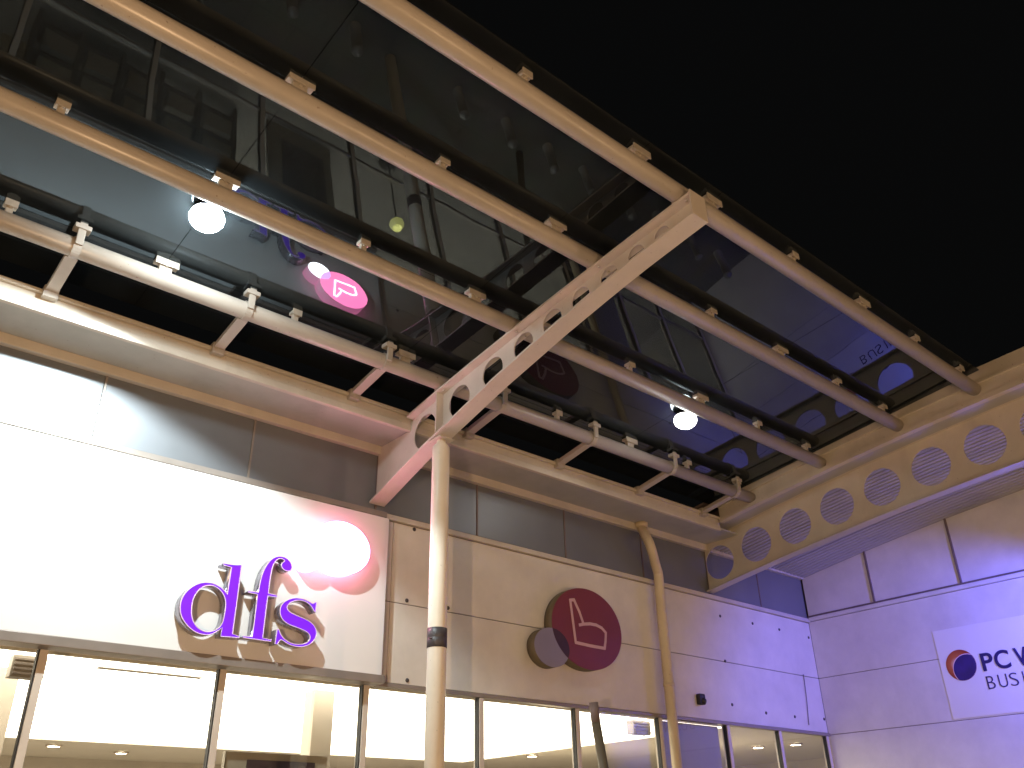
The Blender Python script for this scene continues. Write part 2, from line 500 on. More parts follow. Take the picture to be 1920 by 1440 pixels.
# head rail
box('head_rail', -15.9, -7.86, -0.145, 0.05, Z_HEAD - .012, Z_HEAD + .062, 'alu', shop, 0.006)
box('head_rail', -7.855, -0.002, -0.03, 0.055, Z_HEAD - .018, Z_HEAD + .022, 'alu', shop, 0.005)
for i, x in enumerate(MULL):
    mu = box('mullion', x - .029, x + .029, -0.025, 0.07, 0.0, Z_HEAD - .02, 'frame', shop, 0.006)
    box('gasket', x - .040, x - .0295, -0.012, 0.04, 0.0, Z_HEAD - .02, 'gasket', mu, 0)
for x0, x1 in zip(MULL[:-1], MULL[1:]):
    box('window_pane', x0 + .0292, x1 - .0405, 0.012, 0.022, 0.10, Z_HEAD - .0195, 'shop_glass', shop, 0)
    box('transom', x0 + .030, x1 - .041, -0.02, 0.06, 0.98, 1.03, 'alu', shop, 0.004)
    box('sill_rail', x0 + .030, x1 - .041, -0.02, 0.06, 0.0, 0.0985, 'alu', shop, 0.004)
# bolts on the cladding
for x, z in [(-2.29, 4.42), (-1.53, 4.42), (-.86, 4.42), (-.08, 4.40), (-2.31, 3.81), (-2.28, 3.25), (-1.52, 3.20), (-.82, 3.20), (-.05, 3.22), (-7.55, 3.84), (-7.03, 3.84), (-7.51, 3.07), (-7.49, 4.60)]:
    lathe('bolt', [(0, .006), (.016, .006), (.021, 0), (.021, -.012), (0, -.012)], 'bolt', shop, (x, -0.004, z), 10, (0, -1, 0))

# sign board
board = box('sign_board', -15.9, -7.875, -0.11, -0.035, 3.066, 4.605, 'board', None, 0.006)
tag(board, 'long white sign board over the left shop windows, glaring in the floodlight', 'sign board')

# ------------------------------------------------------------------ gutter / eaves of the canopy side
gut = empty('eaves_gutter', (-8, -0.3, 5.4))
tag(gut, 'long cream eaves gutter with grey soffit along the shop front', 'gutter')
GX0, GX1 = -15.9, -2.86
box('soffit_board', GX0, GX1, -0.552, -0.0565, 5.398, 5.42, 'soffit', gut, 0.003)
box('gutter_lip', GX0, GX1, -0.605, -0.5535, 5.378, 5.455, 'cream', gut, 0.01)
box('gutter_face', GX0, GX1, -0.592, -0.560, 5.456, 5.535, 'cream', gut, 0.004)
box('gutter_edge', GX0, GX1, -0.625, -0.55, 5.536, 5.57, 'cream', gut, 0.008)
box('gutter_back', GX0, GX1, -0.54, -0.10, 5.425, 5.44, 'seam', gut, 0)

# ------------------------------------------------------------------ right building (wall at x = 0)
rb = empty('retail_building', (0, -6, 0))
tag(rb, 'white clad retail building forming the right hand wall, washed in violet light', 'building')
ycols = [-0.0, -3.9, -7.8, -11.7, -14.0]
for y1, y0 in zip(ycols[:-1], ycols[1:]):
    a, b = y0 + .003, y1 - .003 if y1 < 0 else -0.002
    box('cladding_panel', 0.0, 0.06, a, b, 0.0, 2.12, 'clad_r', rb, 0.004)
    box('cladding_panel', 0.0, 0.06, a, b, 2.128, Z_HEAD - .004, 'clad_r', rb, 0.004)
    box('cladding_panel', 0.0, 0.06, a, b, Z_HEAD + .004, Z_SEAM - .004, 'clad_r', rb, 0.004)
    box('cladding_panel', 0.0, 0.06, a, b, Z_SEAM + .004, Z_TRIM - .06, 'clad_r', rb, 0.004)
box('joint_backing', 0.012, 0.05, -14.0, -0.002, 0.0, Z_TRIM, 'battens', rb, 0)
box('top_trim', -0.045, 0.055, -14.0, -0.038, Z_TRIM - .052, Z_TRIM + .002, 'clad_r', rb, 0.006)
box('trim_shadow_strip', -0.012, 0.05, -14.0, -0.002, Z_TRIM + .0025, Z_TRIM + .034, 'battens', rb, 0)  # same dark strip carried on along the right wall trim
def arc(y): y = abs(y); return 0.165 * y - 0.0107 * y * y
YB = [-0.002, -1.13, -2.42, -3.71, -5.0, -6.3, -7.6]
for y1, y0 in zip(YB[:-1], YB[1:]):
    lp = [(-y1 + .016, Z_TRIM + .036), (-y0 - .016, Z_TRIM + .036), (-y0 - .016, 5.34 + arc(y0)), (-y1 + .016, 5.34 + arc(y1))]
    plate('upper_panel', [lp], -0.06, -0.002, MAP_X(0.0), 'clad_r', rb)
    box('panel_batten', -0.014, 0.05, y0 - .015, y0 + .015, Z_TRIM + .036, 5.34 + arc(y0), 'battens', rb, 0.003)
plate('wall_core', [[(0.0, 0.0), (14.0, 0.0), (14.0, 6.2), (7, 5.9), (0, 5.4)]], -0.3, -0.062, MAP_X(0.0), 'battens', rb)

# ------------------------------------------------------------------ roof over the right side: ribbed deck, fascia, perforated edge beam
XR = -2.465
def ypts(y0, y1, n): return [y0 + (y1 - y0) * k / n for k in range(n + 1)]
def sweep(name, x0, x1, z0f, z1f, y0, y1, mat, parent, n=24):
    """bar along y with a curved underside and top"""
    bm = bmesh.new(); R = []
    for y in ypts(y0, y1, n):
        R.append([bm.verts.new((x, y, z)) for x, z in ((x0, z0f(y)), (x1, z0f(y)), (x1, z1f(y)), (x0, z1f(y)))])
    for a, b in zip(R[:-1], R[1:]):
        for k in range(4): bm.faces.new((a[k], a[(k + 1) % 4], b[(k + 1) % 4], b[k]))
    bm.faces.new(R[0][::-1]); bm.faces.new(R[-1])
    return link(name, mesh_from_bm(bm, name), mat, parent)

roof = empty('eaves_roof', (-1.3, -4, 5.3))
tag(roof, 'sloping cream eaves roof with ribbed underside between right wall and canopy', 'roof')
YE = -8.6
# ribbed deck
bm = bmesh.new()
ncol = 24; xs = []
for k in range(ncol):
    x = -2.37 + k * (2.36 / ncol); w = 2.36 / ncol
    xs += [(x, 0.0), (x + w * .62, 0.0), (x + w * .68, .022), (x + w * .94, .022)]
xs.append((-0.01, 0.0))
R = []
for y in ypts(-0.06, YE, 20):
    R.append([bm.verts.new((x, y, 5.315 + arc(y) + dz + (-x) * 0.012)) for x, dz in xs])
for a, b in zip(R[:-1], R[1:]):
    for k in range(len(xs) - 1): bm.faces.new((a[k], a[k + 1], b[k + 1], b[k]))
me = mesh_from_bm(bm, 'deck')
link('ribbed_deck', me, 'deck', roof)
sweep('deck_top', -2.80, 0.0, lambda y: 5.80 + arc(y), lambda y: 5.83 + arc(y), -0.06, YE, 'battens', roof)
sweep('edge_soffit', -2.80, -2.52, lambda y: 5.425 + arc(y), lambda y: 5.44 + arc(y), -0.06, YE, 'deck', roof)
sweep('edge_soffit', -2.43, -2.375, lambda y: 5.345 + arc(y), lambda y: 5.36 + arc(y), -0.06, YE, 'deck', roof)
sweep('fascia_lip', -2.885, -2.80, lambda y: 5.395 + arc(y), lambda y: 5.45 + arc(y), -0.615, YE, 'cream', roof)
sweep('fascia_board', -2.862, -2.82, lambda y: 5.451 + arc(y), lambda y: 5.60 + arc(y), -0.615, YE, 'cream', roof)
sweep('fascia_ledge', -2.90, -2.82, lambda y: 5.601 + arc(y), lambda y: 5.625 + arc(y), -0.615, YE, 'cream', roof)
sweep('fascia_upstand', -2.862, -2.80, lambda y: 5.626 + arc(y), lambda y: 5.80 + arc(y), -0.615, YE, 'cream', roof)
# eaves trim pieces closing the corner
box('corner_trim', -2.86, -2.372, -0.60, -0.057, 5.40, 5.424, 'soffit', roof, 0.003)

eb = empty('edge_beam', (XR, -4, 4.7))
tag(eb, 'cream perforated beam with round holes beside the right wall', 'beam')
def eb_bot(y): return 4.735 + arc(y)
def eb_top(y): return 5.425 + arc(y)
lo = [(-y, eb_bot(y)) for y in ypts(-0.01, YE, 40)]
hi = [(-y, eb_top(y)) for y in ypts(YE, -0.01, 40)]
hl = []
hc = [0.24, 0.865, 1.49, 2.12, 2.75, 3.385, 4.03] + [4.03 + .635 * k for k in range(1, 7)]
hz = [5.10, 5.20, 5.29, 5.38, 5.448, 5.512, 5.566]
for k, y in enumerate(hc):
    z = hz[k] if k < len(hz) else 5.068 + arc(y)
    hl.append(ellipse(y, z, .235, .235, 48)[::-1])
plate('web', [lo + hi] + hl, -0.006, 0.006, MAP_X(XR), 'cream', eb)
sweep('bottom_flange', XR - .075, XR + .075, lambda y: 4.715 + arc(y), lambda y: 4.7345 + arc(y), -0.01, YE, 'tube', eb, 40)
sweep('top_flange', XR - .055, XR + .055, lambda y: 5.4255 + arc(y), lambda y: 5.445 + arc(y), -0.06, YE, 'cream', eb, 40)

# ------------------------------------------------------------------ glass canopy
can = empty('glass_canopy', (-8, -2.5, 5.6))
tag(can, 'glass canopy on four long cream tubes sloping up away from the shop', 'canopy')
TY = [-4.22, -3.283, -2.231, -1.146]
TZ = [6.07, 5.97, 5.834, 5.693]
TR = 0.0755
TX0, TX1 = -15.6, -2.863
tubes = []
for y, z in zip(TY, TZ):
    t = tube('purlin_tube', [(TX0, y, z), (-9.0, y, z), (TX1, y, z)], TR, 'tube', can, 40)
    tubes.append(t)
GAP = 0.165
def glass_z(y):
    return interp([4.60 * -1, -4.22, -3.283, -2.231, -1.146, -0.45], [TZ[0] + GAP + .045, TZ[0] + GAP, TZ[1] + GAP, TZ[2] + GAP, TZ[3] + GAP, TZ[3] + GAP - .087], y)
GY = [-4.345, -3.283, -2.231, -1.146, -0.50]
GXJ = [-15.5, -13.15, -10.815, -8.475, -7.60, -5.255, -2.905]
sl = (TZ[0] - TZ[3]) / (TY[3] - TY[0])
def gz(y): return TZ[3] + GAP + sl * (TY[3] - y)
for y0, y1 in zip(GY[:-1], GY[1:]):
    for x0, x1 in zip(GXJ[:-1], GXJ[1:]):
        bm = bmesh.new(); vs = []
        ya, yb = y0 + .003, y1 - .003
        for x, y, dz in ((x0 + .003, ya, 0), (x1 - .003, ya, 0), (x1 - .003, yb, 0), (x0 + .003, yb, 0), (x0 + .003, ya, .012), (x1 - .003, ya, .012), (x1 - .003, yb, .012), (x0 + .003, yb, .012)):
            vs.append(bm.verts.new((x, y, gz(y) + dz)))
        for f in ((3, 2, 1, 0), (4, 5, 6, 7), (0, 1, 5, 4), (1, 2, 6, 5), (2, 3, 7, 6), (3, 0, 4, 7)):
            bm.faces.new([vs[k] for k in f])
        link('glass_pane', mesh_from_bm(bm, 'pane'), 'canopy_glass', can)

# clips that hold the glass on the tubes
def clip_mesh(w):
    bm = bmesh.new()
    bm_box(bm, -w / 2, w / 2, -.045, .02, GAP - .035, GAP - .006, .004)
    bm_box(bm, -w * .28, w * .28, -.030, .012, .060, GAP - .034, .004)
    bm_box(bm, -w / 2, w / 2, -.058, -.046, GAP - .05, GAP + .012, .003)
    bm_tube(bm, [(0, -.035, GAP - .055), (0, -.035, GAP - .03)], .012, 8)
    me = mesh_from_bm(bm, 'clip'); me.materials.append(M['zinc'])
    return me
CLIP_S, CLIP_W = clip_mesh(.09), clip_mesh(.19)
CX = [(-15.4, 0), (-14.33, 0), (-13.15, 1), (-11.97, 0), (-10.81, 1), (-9.64, 0), (-8.475, 1), (-7.61, 1), (-6.43, 0), (-5.255, 1), (-4.19, 0), (-3.17, 0)]
for t, y, z in zip(tubes, TY, TZ):
    for x, wide in CX:
        o = bpy.data.objects.new('glass_clip', CLIP_W if wide else CLIP_S)
        COL.objects.link(o); o.parent = t
        o.location = (x + random.uniform(-.015, .015), y + .004, z)
# short arms from the inner tube to the gutter, strapped round the tube
def arm_mesh():
    bm = bmesh.new()
    y0, z0, y1, z1 = TY[3] + .05, TZ[3] - .045, -0.60, 5.56
    d = Vector((0, y1 - y0, z1 - z0)); L = d.length; a = math.atan2(d.z, d.y)
    n0 = len(bm.verts)
    bm_box(bm, -.047, .047, 0, L, -.022, .022, .005)
    bmesh.ops.transform(bm, matrix=Matrix.Translation((0, y0, z0)) @ Matrix.Rotation(a, 4, 'X'), verts=bm.verts[:])
    bm_box(bm, -.056, .056, -.66, -.585, 5.50, 5.60, .006)
    bm_box(bm, -.028, .028, TY[3] - .10, TY[3] - .078, TZ[3] - .02, TZ[3] + GAP + .04, .004)
    bm_box(bm, -.06, .06, TY[3] - .115, TY[3] - .03, TZ[3] + GAP - .05, TZ[3] + GAP - .01, .006)
    # strap ring
    seg = 24
    ra, rb_ = TR + .003, TR + .010
    ring = []
    for k in range(seg):
        c, s = math.cos(2 * math.pi * k / seg), math.sin(2 * math.pi * k / seg)
        ring.append([bm.verts.new((x, TY[3] + r * c, TZ[3] + r * s)) for x, r in ((-.03, ra), (.03, ra), (.03, rb_), (-.03, rb_))])
    for k in range(seg):
        a_, b_ = ring[k], ring[(k + 1) % seg]
        for j in range(4): bm.faces.new((a_[j], a_[(j + 1) % 4], b_[(j + 1) % 4], b_[j]))
    me = mesh_from_bm(bm, 'arm'); me.materials.append(M['tube'])
    return me
ARM = arm_mesh()
for x in (-14.28, -12.88, -11.48, -10.09, -8.69, -7.26, -5.91, -4.52, -3.24):
    o = bpy.data.objects.new('gutter_arm', ARM); COL.objects.link(o); o.parent = can
    o.matrix_parent_inverse = Matrix.Translation(-can.location)
    o.location = (x, 0, 0)

# central cantilever beam (part of the canopy)
XB = -7.98
By = [0.0, .45, .88, 1.23, 2.0, 2.81, 3.30, 3.74, 4.20, 4.34]
Bz = [4.757, 4.915, 5.06, 5.155, 5.362, 5.545, 5.640, 5.715, 5.778, 5.795]
Ty = [0.0, .58, 1.18, 1.66, 2.7, 3.74, 4.34]
Tz = [5.385, 5.497, 5.600, 5.672, 5.815, 5.932, 5.990]
def cb_bot(y): return interp(By, Bz, -y)
def cb_top(y): return interp(Ty, Tz, -y)
beam = empty('canopy_beam', (XB, -2, 5.4)); beam.parent = can
beam.matrix_parent_inverse = Matrix.Translation(-can.location)
def wlink(fn): return fn
ybot = ypts(-0.006, -4.33, 36)
lo = [(-y, cb_bot(y) + .012) for y in ybot]
hi = [(-y, cb_top(y) - .012) for y in ypts(-4.33, -0.60, 30)] + [(.60, 5.392), (.006, 5.392)]
hy = [.843, 1.397, 1.90, 2.332, 2.715, 3.07, 3.405, 3.71, 3.985]
hr = [.184, .160, .145, .130, .118, .106, .094, .084, .075]
hs = []
for y, r in zip(hy, hr):
    hs.append(ellipse(y, (cb_bot(-y) + cb_top(-y)) / 2 - .006, r, r, 48)[::-1])
def sub(o): o.parent = beam; o.matrix_parent_inverse = Matrix.Translation(-(can.location + Vector((0, 0, 0)))) ; return o
can_parts = []
beam.location = (XB, -2, 5.4)
def reparent(o):
    o.parent = beam
    # beam world = parentinverse(can) * location handled: world origin of beam equals its own location
    o.matrix_parent_inverse = Matrix.Translation(-beam.location)
reparent(plate('web', [lo + hi] + hs, -0.006, 0.006, MAP_X(XB), 'beam', None))
reparent(sweep('bottom_flange', XB - .092, XB + .092, lambda y: cb_bot(y) - .008, lambda y: cb_bot(y) + .0115, -0.02, -4.34, 'beam', None, 48))
reparent(sweep('top_flange', XB - .092, XB + .092, lambda y: cb_top(y) - .0115, lambda y: cb_top(y) + .008, -0.63, -4.34, 'beam', None, 48))
reparent(box('end_plate', XB - .092, XB + .092, -4.356, -4.3405, cb_bot(-4.34) - .012, cb_top(-4.34) + .03, 'beam', None, 0.003))
for sx in (-1, 1):
    x0, x1 = sorted((XB + sx * .0065, XB + sx * .088))
    reparent(sweep('stiffener', x0, x1, lambda y: cb_bot(y) + .012, lambda y: cb_top(y) - .012, -1.125, -1.140, 'beam', None, 1))
for y in TY:
    for sx in (-1, 1):
        x0, x1 = sorted((XB + sx * .02, XB + sx * .085))
        reparent(box('tube_cleat', x0, x1, y - .05, y + .05, cb_top(y) + .0085, cb_top(y) + .045, 'tube', None, 0.003))
        reparent(lathe('bolt', [(0, .0), (.012, .0), (.012, .010), (0, .012)], 'zinc', None, (XB + sx * .06, y - .07, cb_top(y) - .012), 8, (0, 0, -1)))
# post under the beam
post = lathe('post', [(0, 0.0), (.083, 0.0), (.083, 4.985), (0.079, 5.02), (.045, 5.06), (.045, 5.115), (0, 5.115)], 'post', can, (XB - .005, -1.12, 0), 40)
lathe('tape_band', [(.084, 3.135), (.0875, 3.137), (.0875, 3.215), (.0863, 3.217), (.0875, 3.22), (.0875, 3.300), (.084, 3.302)], 'tape', post, (XB - .005, -1.12, 0), 32)
box('tape_end', XB - .115, XB - .08, -1.16, -1.156, 3.195, 3.206, 'tape', post, 0.001)
box('post_cap_plate', XB - .088, XB + .088, -1.21, -1.03, 5.086, 5.094, 'cream', post, 0.002)

# ------------------------------------------------------------------ floodlights under the third tube
def floodlight(name, px, py, mat, label, watts, col):
    c = hit(px, py, 2, 5.845)
    x = c.x
    e = empty(name, c)
    tag(e, label, 'floodlight', 'floodlights under the canopy')
    R, RV = .128, .098
    prof = [(0, -RV)] + [(R * math.sin(t), -RV * math.cos(t)) for t in [math.pi * k / 24 for k in range(1, 17)]]
    lathe('globe', prof, mat, e, c, 32)
    lathe('cap', [(R * .88, .046), (R * .92, .050), (R * .80, .072), (.05, .088), (0, .088)], 'housing', e, c, 24)
    box('bracket', x - .016, x + .016, TY[2] + .03, c.y, c.z + .070, c.z + .078, 'housing', e, 0.002)
    # a spot added below the globe throws the main beam down and out to the wall
    l = bpy.data.lights.new('flood_beam', 'SPOT'); l.energy = watts; l.color = col; l.shadow_soft_size = 0.03
    l.spot_size = math.radians(152); l.spot_blend = 0.16
    o = bpy.data.objects.new('flood_beam', l); o.location = (c.x, c.y, c.z - RV - .05); COL.objects.link(o)
    o.rotation_euler = Vector((-0.22, 0.06, -1)).to_track_quat('-Z', 'Y').to_euler()
    return e
floodlight('floodlight', 388, 409, 'lamp1', 'dazzling white round floodlight under the third tube, above the purple letters', LAMP1_W, (0.84, 0.97, 1.0))
floodlight('floodlight', 1285, 788, 'lamp2', 'smaller white round floodlight under the third tube, right of the beam', LAMP1_W * .02, (1.0, 0.99, 0.93))

# ------------------------------------------------------------------ purple three letter sign
YF, YBK = -0.245, -0.135
def Lw(pts, plane=YF):
    out = []
    for q in pts:
        P = hit(320 + q[0] / 6.0, 1020 + q[1] / 6.0, 1, plane)
        out.append((P.x, P.z, 1) if len(q) > 2 else (P.x, P.z))
    return out
d_out = [(590, 216, 1), (690, 236), (800, 238, 1), (748, 620), (695, 1012, 1), (775, 1040, 1), (770, 1056, 1), (562, 1040, 1), (578, 940, 1), (500, 1000), (430, 1022), (360, 1020), (280, 995), (200, 935), (140, 860), (108, 780), (104, 700), (120, 625), (160, 555), (220, 495), (300, 448), (390, 430), (480, 442), (560, 485), (610, 530), (636, 572, 1), (684, 262, 1), (600, 240, 1)]
d_in = [(600, 575), (622, 660), (605, 800), (578, 905), (530, 955), (465, 985), (395, 992), (330, 965), (275, 915), (243, 850), (232, 770), (238, 690), (252, 620), (285, 555), (335, 500), (400, 466), (475, 466), (545, 505)]
f_out = [(815, 1036, 1), (918, 1046, 1), (950, 800), (978, 566, 1), (876, 546, 1), (872, 528, 1), (988, 546, 1), (1003, 440), (1030, 335), (1072, 248), (1122, 182), (1180, 145), (1245, 138), (1305, 160), (1350, 205), (1368, 255), (1358, 300), (1310, 308), (1262, 285), (1242, 245), (1255, 210), (1288, 192), (1262, 168), (1215, 164), (1178, 192), (1150, 245), (1130, 325), (1114, 430), (1098, 556, 1), (1196, 578, 1), (1192, 598, 1), (1092, 584, 1), (1065, 800), (1034, 1058, 1), (1132, 1078, 1), (1128, 1098, 1), (812, 1054, 1)]
s_out = [(1642, 658, 1), (1628, 770, 1), (1612, 755, 1), (1580, 695), (1525, 650), (1450, 630), (1375, 642), (1318, 680), (1306, 725), (1335, 765), (1395, 795), (1460, 822), (1540, 858), (1605, 905), (1638, 965), (1640, 1030), (1608, 1095), (1548, 1140), (1468, 1160), (1380, 1150), (1310, 1122), (1262, 1085), (1228, 1075), (1200, 1128, 1), (1172, 1124, 1), (1198, 958, 1), (1216, 962, 1), (1238, 1025), (1290, 1082), (1355, 1118), (1430, 1132), (1505, 1125), (1556, 1095), (1572, 1048), (1550, 1002), (1495, 968), (1415, 938), (1325, 905), (1262, 860), (1232, 800), (1228, 735), (1252, 675), (1308, 630), (1390, 605), (1475, 612), (1555, 648), (1600, 676), (1622, 658, 1)]
sign = empty('letter_sign', (-9.4, -0.2, 3.3))
tag(sign, 'three purple lowercase serif letters with pale outline on the white board', 'sign lettering')
def letter(loops):
    L3 = [smooth_loop(Lw(l), 2) for l in loops]
    L2 = [[(a[0], a[1]) for a in l] for l in L3]
    e = empty('letter', (-9.4, -0.2, 3.3)); e.parent = sign; e.matrix_parent_inverse = Matrix.Translation(-sign.location)
    def put(o): o.parent = e; o.matrix_parent_inverse = Matrix.Translation(-e.location)
    put(plate('letter_return', L2, -YF - .006, -YBK, MAP_DFS(0), 'steel'))
    put(plate('letter_face', L2, -YF - .0055, -YF, MAP_DFS(0), 'purple'))
    bm = bmesh.new()
    for l in L2:
        n = len(l); pts = [Vector((a, YF - .002, b)) for a, b in l]
        r = .0045
        ring = []
        for i in range(n):
            t = (pts[(i + 1) % n] - pts[i - 1]).normalized()
            nn = Vector((0, -1, 0)); s = t.cross(nn).normalized()
            ring.append([bm.verts.new(pts[i] + s * (r * math.cos(k * math.pi / 3)) + nn * (r * math.sin(k * math.pi / 3))) for k in range(6)])
        for i in range(n):
            for k in range(6): bm.faces.new((ring[i][k], ring[i][(k + 1) % 6], ring[(i + 1) % n][(k + 1) % 6], ring[(i + 1) % n][k]))
    put(link('letter_outline', mesh_from_bm(bm, 'outline'), 'rim'))
letter([d_out, d_in]); letter([f_out]); letter([s_out])

# ------------------------------------------------------------------ armchair discs: one lit, one unlit
def lens_poly(c1, r1, c2, r2, n=160):
    a = ellipse(*c1, *r1, n)
    ins = lambda q, c, r: ((q[0] - c[0]) / r[0]) ** 2 + ((q[1] - c[1]) / r[1]) ** 2 < 1
    A = [q for q in a if ins(q, c2, r2)]
    B = [q for q in ellipse(*c2, *r2, n) if ins(q, c1, r1)]
    cu = sum(q[0] for q in A + B) / len(A + B); cv = sum(q[1] for q in A + B) / len(A + B)
    return sorted(A + B, key=lambda q: math.atan2((q[1] - cv), (q[0] - cu)))
CH = [(-5.357, 4.150), (-5.296, 4.163), (-5.215, 4.03), (-5.158, 3.90)]
CH2 = [(-5.225, 3.882), (-5.158, 3.90), (-5.05, 3.918), (-4.947, 3.918), (-4.855, 3.895), (-4.79, 3.847), (-4.805, 3.75), (-4.828, 3.663), (-5.06, 3.664), (-5.302, 3.674), (-5.33, 3.91), (-5.357, 4.150)]
def armchair_sign(name, label, cu, cv, s, yb, depth, mats, wallbase):
    e = empty(name, (cu, yb, cv))
    tag(e, label, 'sign')
    bu, bv = -5.089, 3.86
    big = ((cu, cv), (.575 * s, .466 * s))
    sm = ((cu - .585 * s, cv - .282 * s), (.265 * s, .213 * s))
    mp = MAP_DFS(0)
    f = -yb + depth
    plate('large_disc_return', [ellipse(*big[0], *big[1])], -yb, f - .006, mp, mats['side'], e)
    face = plate('large_disc_face', [ellipse(*big[0], big[1][0] * .997, big[1][1] * .997)], f - .0055, f, mp, mats['big'], e)
    lo_ = [(q[0], q[1]) for q in ellipse(*sm[0], *sm[1], 160) if ((q[0] - big[0][0]) / big[1][0]) ** 2 + ((q[1] - big[0][1]) / big[1][1]) ** 2 >= 1.0]
    ang0 = math.atan2(big[0][1] - sm[0][1], big[0][0] - sm[0][0])
    key = lambda q: (math.atan2(q[1] - sm[0][1], q[0] - sm[0][0]) - ang0) % (2 * math.pi)
    lo_.sort(key=key)
    inner = [q for q in ellipse(*big[0], big[1][0] * 1.002, big[1][1] * 1.002, 240) if ((q[0] - sm[0][0]) / sm[1][0]) ** 2 + ((q[1] - sm[0][1]) / sm[1][1]) ** 2 < 1]
    inner.sort(key=lambda q: q[1])
    poly = lo_ + (inner if (Vector(lo_[-1]) - Vector(inner[0])).length < (Vector(lo_[-1]) - Vector(inner[-1])).length else inner[::-1])
    plate('small_disc_return', [poly], -yb, f - .006, mp, mats['side'], e)
    plate('small_disc_face', [poly], f - .0055, f, mp, mats['small'], e)
    plate('overlap_face', [lens_poly(*sm, *big)], f + .001, f + .0025, mp, mats['lens'], e)
    # armchair line drawing, raised strokes
    bm = bmesh.new()
    for path in (CH, CH2):
        pts = [((u - bu) * s + cu, (v - bv) * s + cv) for u, v in path]
        w = .0135 * s * 1.3
        for a, b in zip(pts[:-1], pts[1:]):
            A, B = Vector((a[0], a[1])), Vector((b[0], b[1])); t = (B - A).normalized(); nrm = Vector((-t.y, t.x)) * w
            A = A - t * w * .6; B = B + t * w * .6
            q = [A + nrm, B + nrm, B - nrm, A - nrm]
            v0 = [bm.verts.new((p.x, -f - .0005, p.y)) for p in q]; v1 = [bm.verts.new((p.x, -f - .0035 - random.random() * .001, p.y)) for p in q]
            bm.faces.new(v1); bm.faces.new(v0[::-1])
            for k in range(4): bm.faces.new((v0[k], v0[(k + 1) % 4], v1[(k + 1) % 4], v1[k]))
    link('armchair_outline', mesh_from_bm(bm, 'chair'), mats['line'], e)
    return e
armchair_sign('armchair_sign', 'unlit maroon disc sign with armchair outline and small lilac disc', -5.089, 3.86, 1.0, -0.004, .13,
              dict(side='olive', big='maroon', small='lilac', lens='plum', line='pinkline'), 0)
armchair_sign('armchair_sign', 'lit pink disc sign with armchair outline above the purple letters', -8.475, 4.155, .54, -0.112, .13,
              dict(side='pinkside', big='pinklit', small='whitelit', lens='lilaclit', line='linelit'), 0)

# ------------------------------------------------------------------ right hand sign
MX = MAP_X(0.0)
ps = empty('wall_sign', (0, -3.4, 3.6))
tag(ps, 'white wall sign with navy lettering and copper and violet ball', 'sign')
plate('sign_panel', [[(1.862, 3.022), (5.35, 3.022), (5.35, 4.17), (1.862, 4.17)]], 0.001, 0.0055, MX, 'board', ps)
bc, br_ = (2.140, 3.678), .200
plate('ball_print', [ellipse(*bc, br_, br_)], 0.0057, .0075, MX, 'copper', ps)
c2, r2 = (2.222, 3.612), .193
plate('ball_shade', [lens_poly(bc, (br_ * .985, br_ * .985), c2, (r2, r2))], 0.0082, .0100, MX, 'navy2', ps)
out2 = [q for q in ellipse(*c2, r2 + .009, r2 + .009, 200) if (q[0] - bc[0]) ** 2 + (q[1] - bc[1]) ** 2 < (br_ * .985) ** 2]
cc = lens_poly(bc, (br_ * .99, br_ * .99), c2, (r2 + .010, r2 + .010))
plate('ball_glint', [cc], 0.0077, .0080, MX, 'rim', ps)
u = 2.41
for ch, u, w in (('P', 2.410, .150), ('C', 2.578, .192), ('W', 2.832, .285), ('O', 3.135, .235), ('R', 3.41, .165), ('L', 3.61, .135), ('D', 3.775, .19)):
    hgt = .226
    glyph('sign_letter', ch, u, 3.558 - (.004 if ch in 'CO' else 0), w, hgt + (.008 if ch in 'CO' else 0), .018, 0.0056, .012, MX, 'navy', ps)
for ch, u, w in (('B', 2.413, .098), ('U', 2.560, .112), ('S', 2.701, .102), ('I', 2.866, .014), ('N', 2.925, .115), ('E', 3.09, .085), ('S', 3.215, .102), ('S', 3.355, .102)):
    glyph('sign_letter', ch, u, 3.332, w, .160, -.012, 0.0056, .010, MX, 'navy', ps)

# ------------------------------------------------------------------ small things on the front
def curve_path(pts, n=6):
    out = []
    P = [Vector(p) for p in pts]
    for i in range(len(P) - 1):
        p0, p1, p2, p3 = P[max(i - 1, 0)], P[i], P[i + 1], P[min(i + 2, len(P) - 1)]
        for k in range(n):
            t = k / n
            out.append(0.5 * ((2 * p1) + (-p0 + p2) * t + (2 * p0 - 5 * p1 + 4 * p2 - p3) * t * t + (-p0 + 3 * p1 - 3 * p2 + p3) * t ** 3))
    out.append(P[-1])
    return out
dp = empty('downpipe', (-3.72, -0.14, 0))
tag(dp, 'cream rainwater downpipe bending from the gutter soffit down the shop front', 'downpipe')
top = hit(1203, 986, 2, 5.36)
def pm(px, py, y): return hit(px, py, 1, y)
XP = -3.735
pts = [(top.x, top.y, 5.41), (top.x, top.y, 5.33)]
for px, py, y in ((1219, 1022, -.30), (1229, 1058, -.21)): pts.append(tuple(pm(px, py, y)))
pts += [(XP + .0, -0.155, 4.72), (XP, -0.15, 4.45), (XP, -0.15, 3.5), (XP, -0.15, 0.0)]
tube('pipe', curve_path(pts, 8), .062, 'pipe', dp, 20)
lathe('outlet_collar', [(.062, -.02), (.082, -.02), (.085, .03), (.062, .03)], 'pipe', dp, (top.x, top.y, 5.365), 20)
for z in (1.5, 3.35):
    lathe('pipe_bracket', [(.0625, -.02), (.070, -.02), (.070, .02), (.0625, .02)], 'pipe', dp, (XP, -0.15, z), 20)

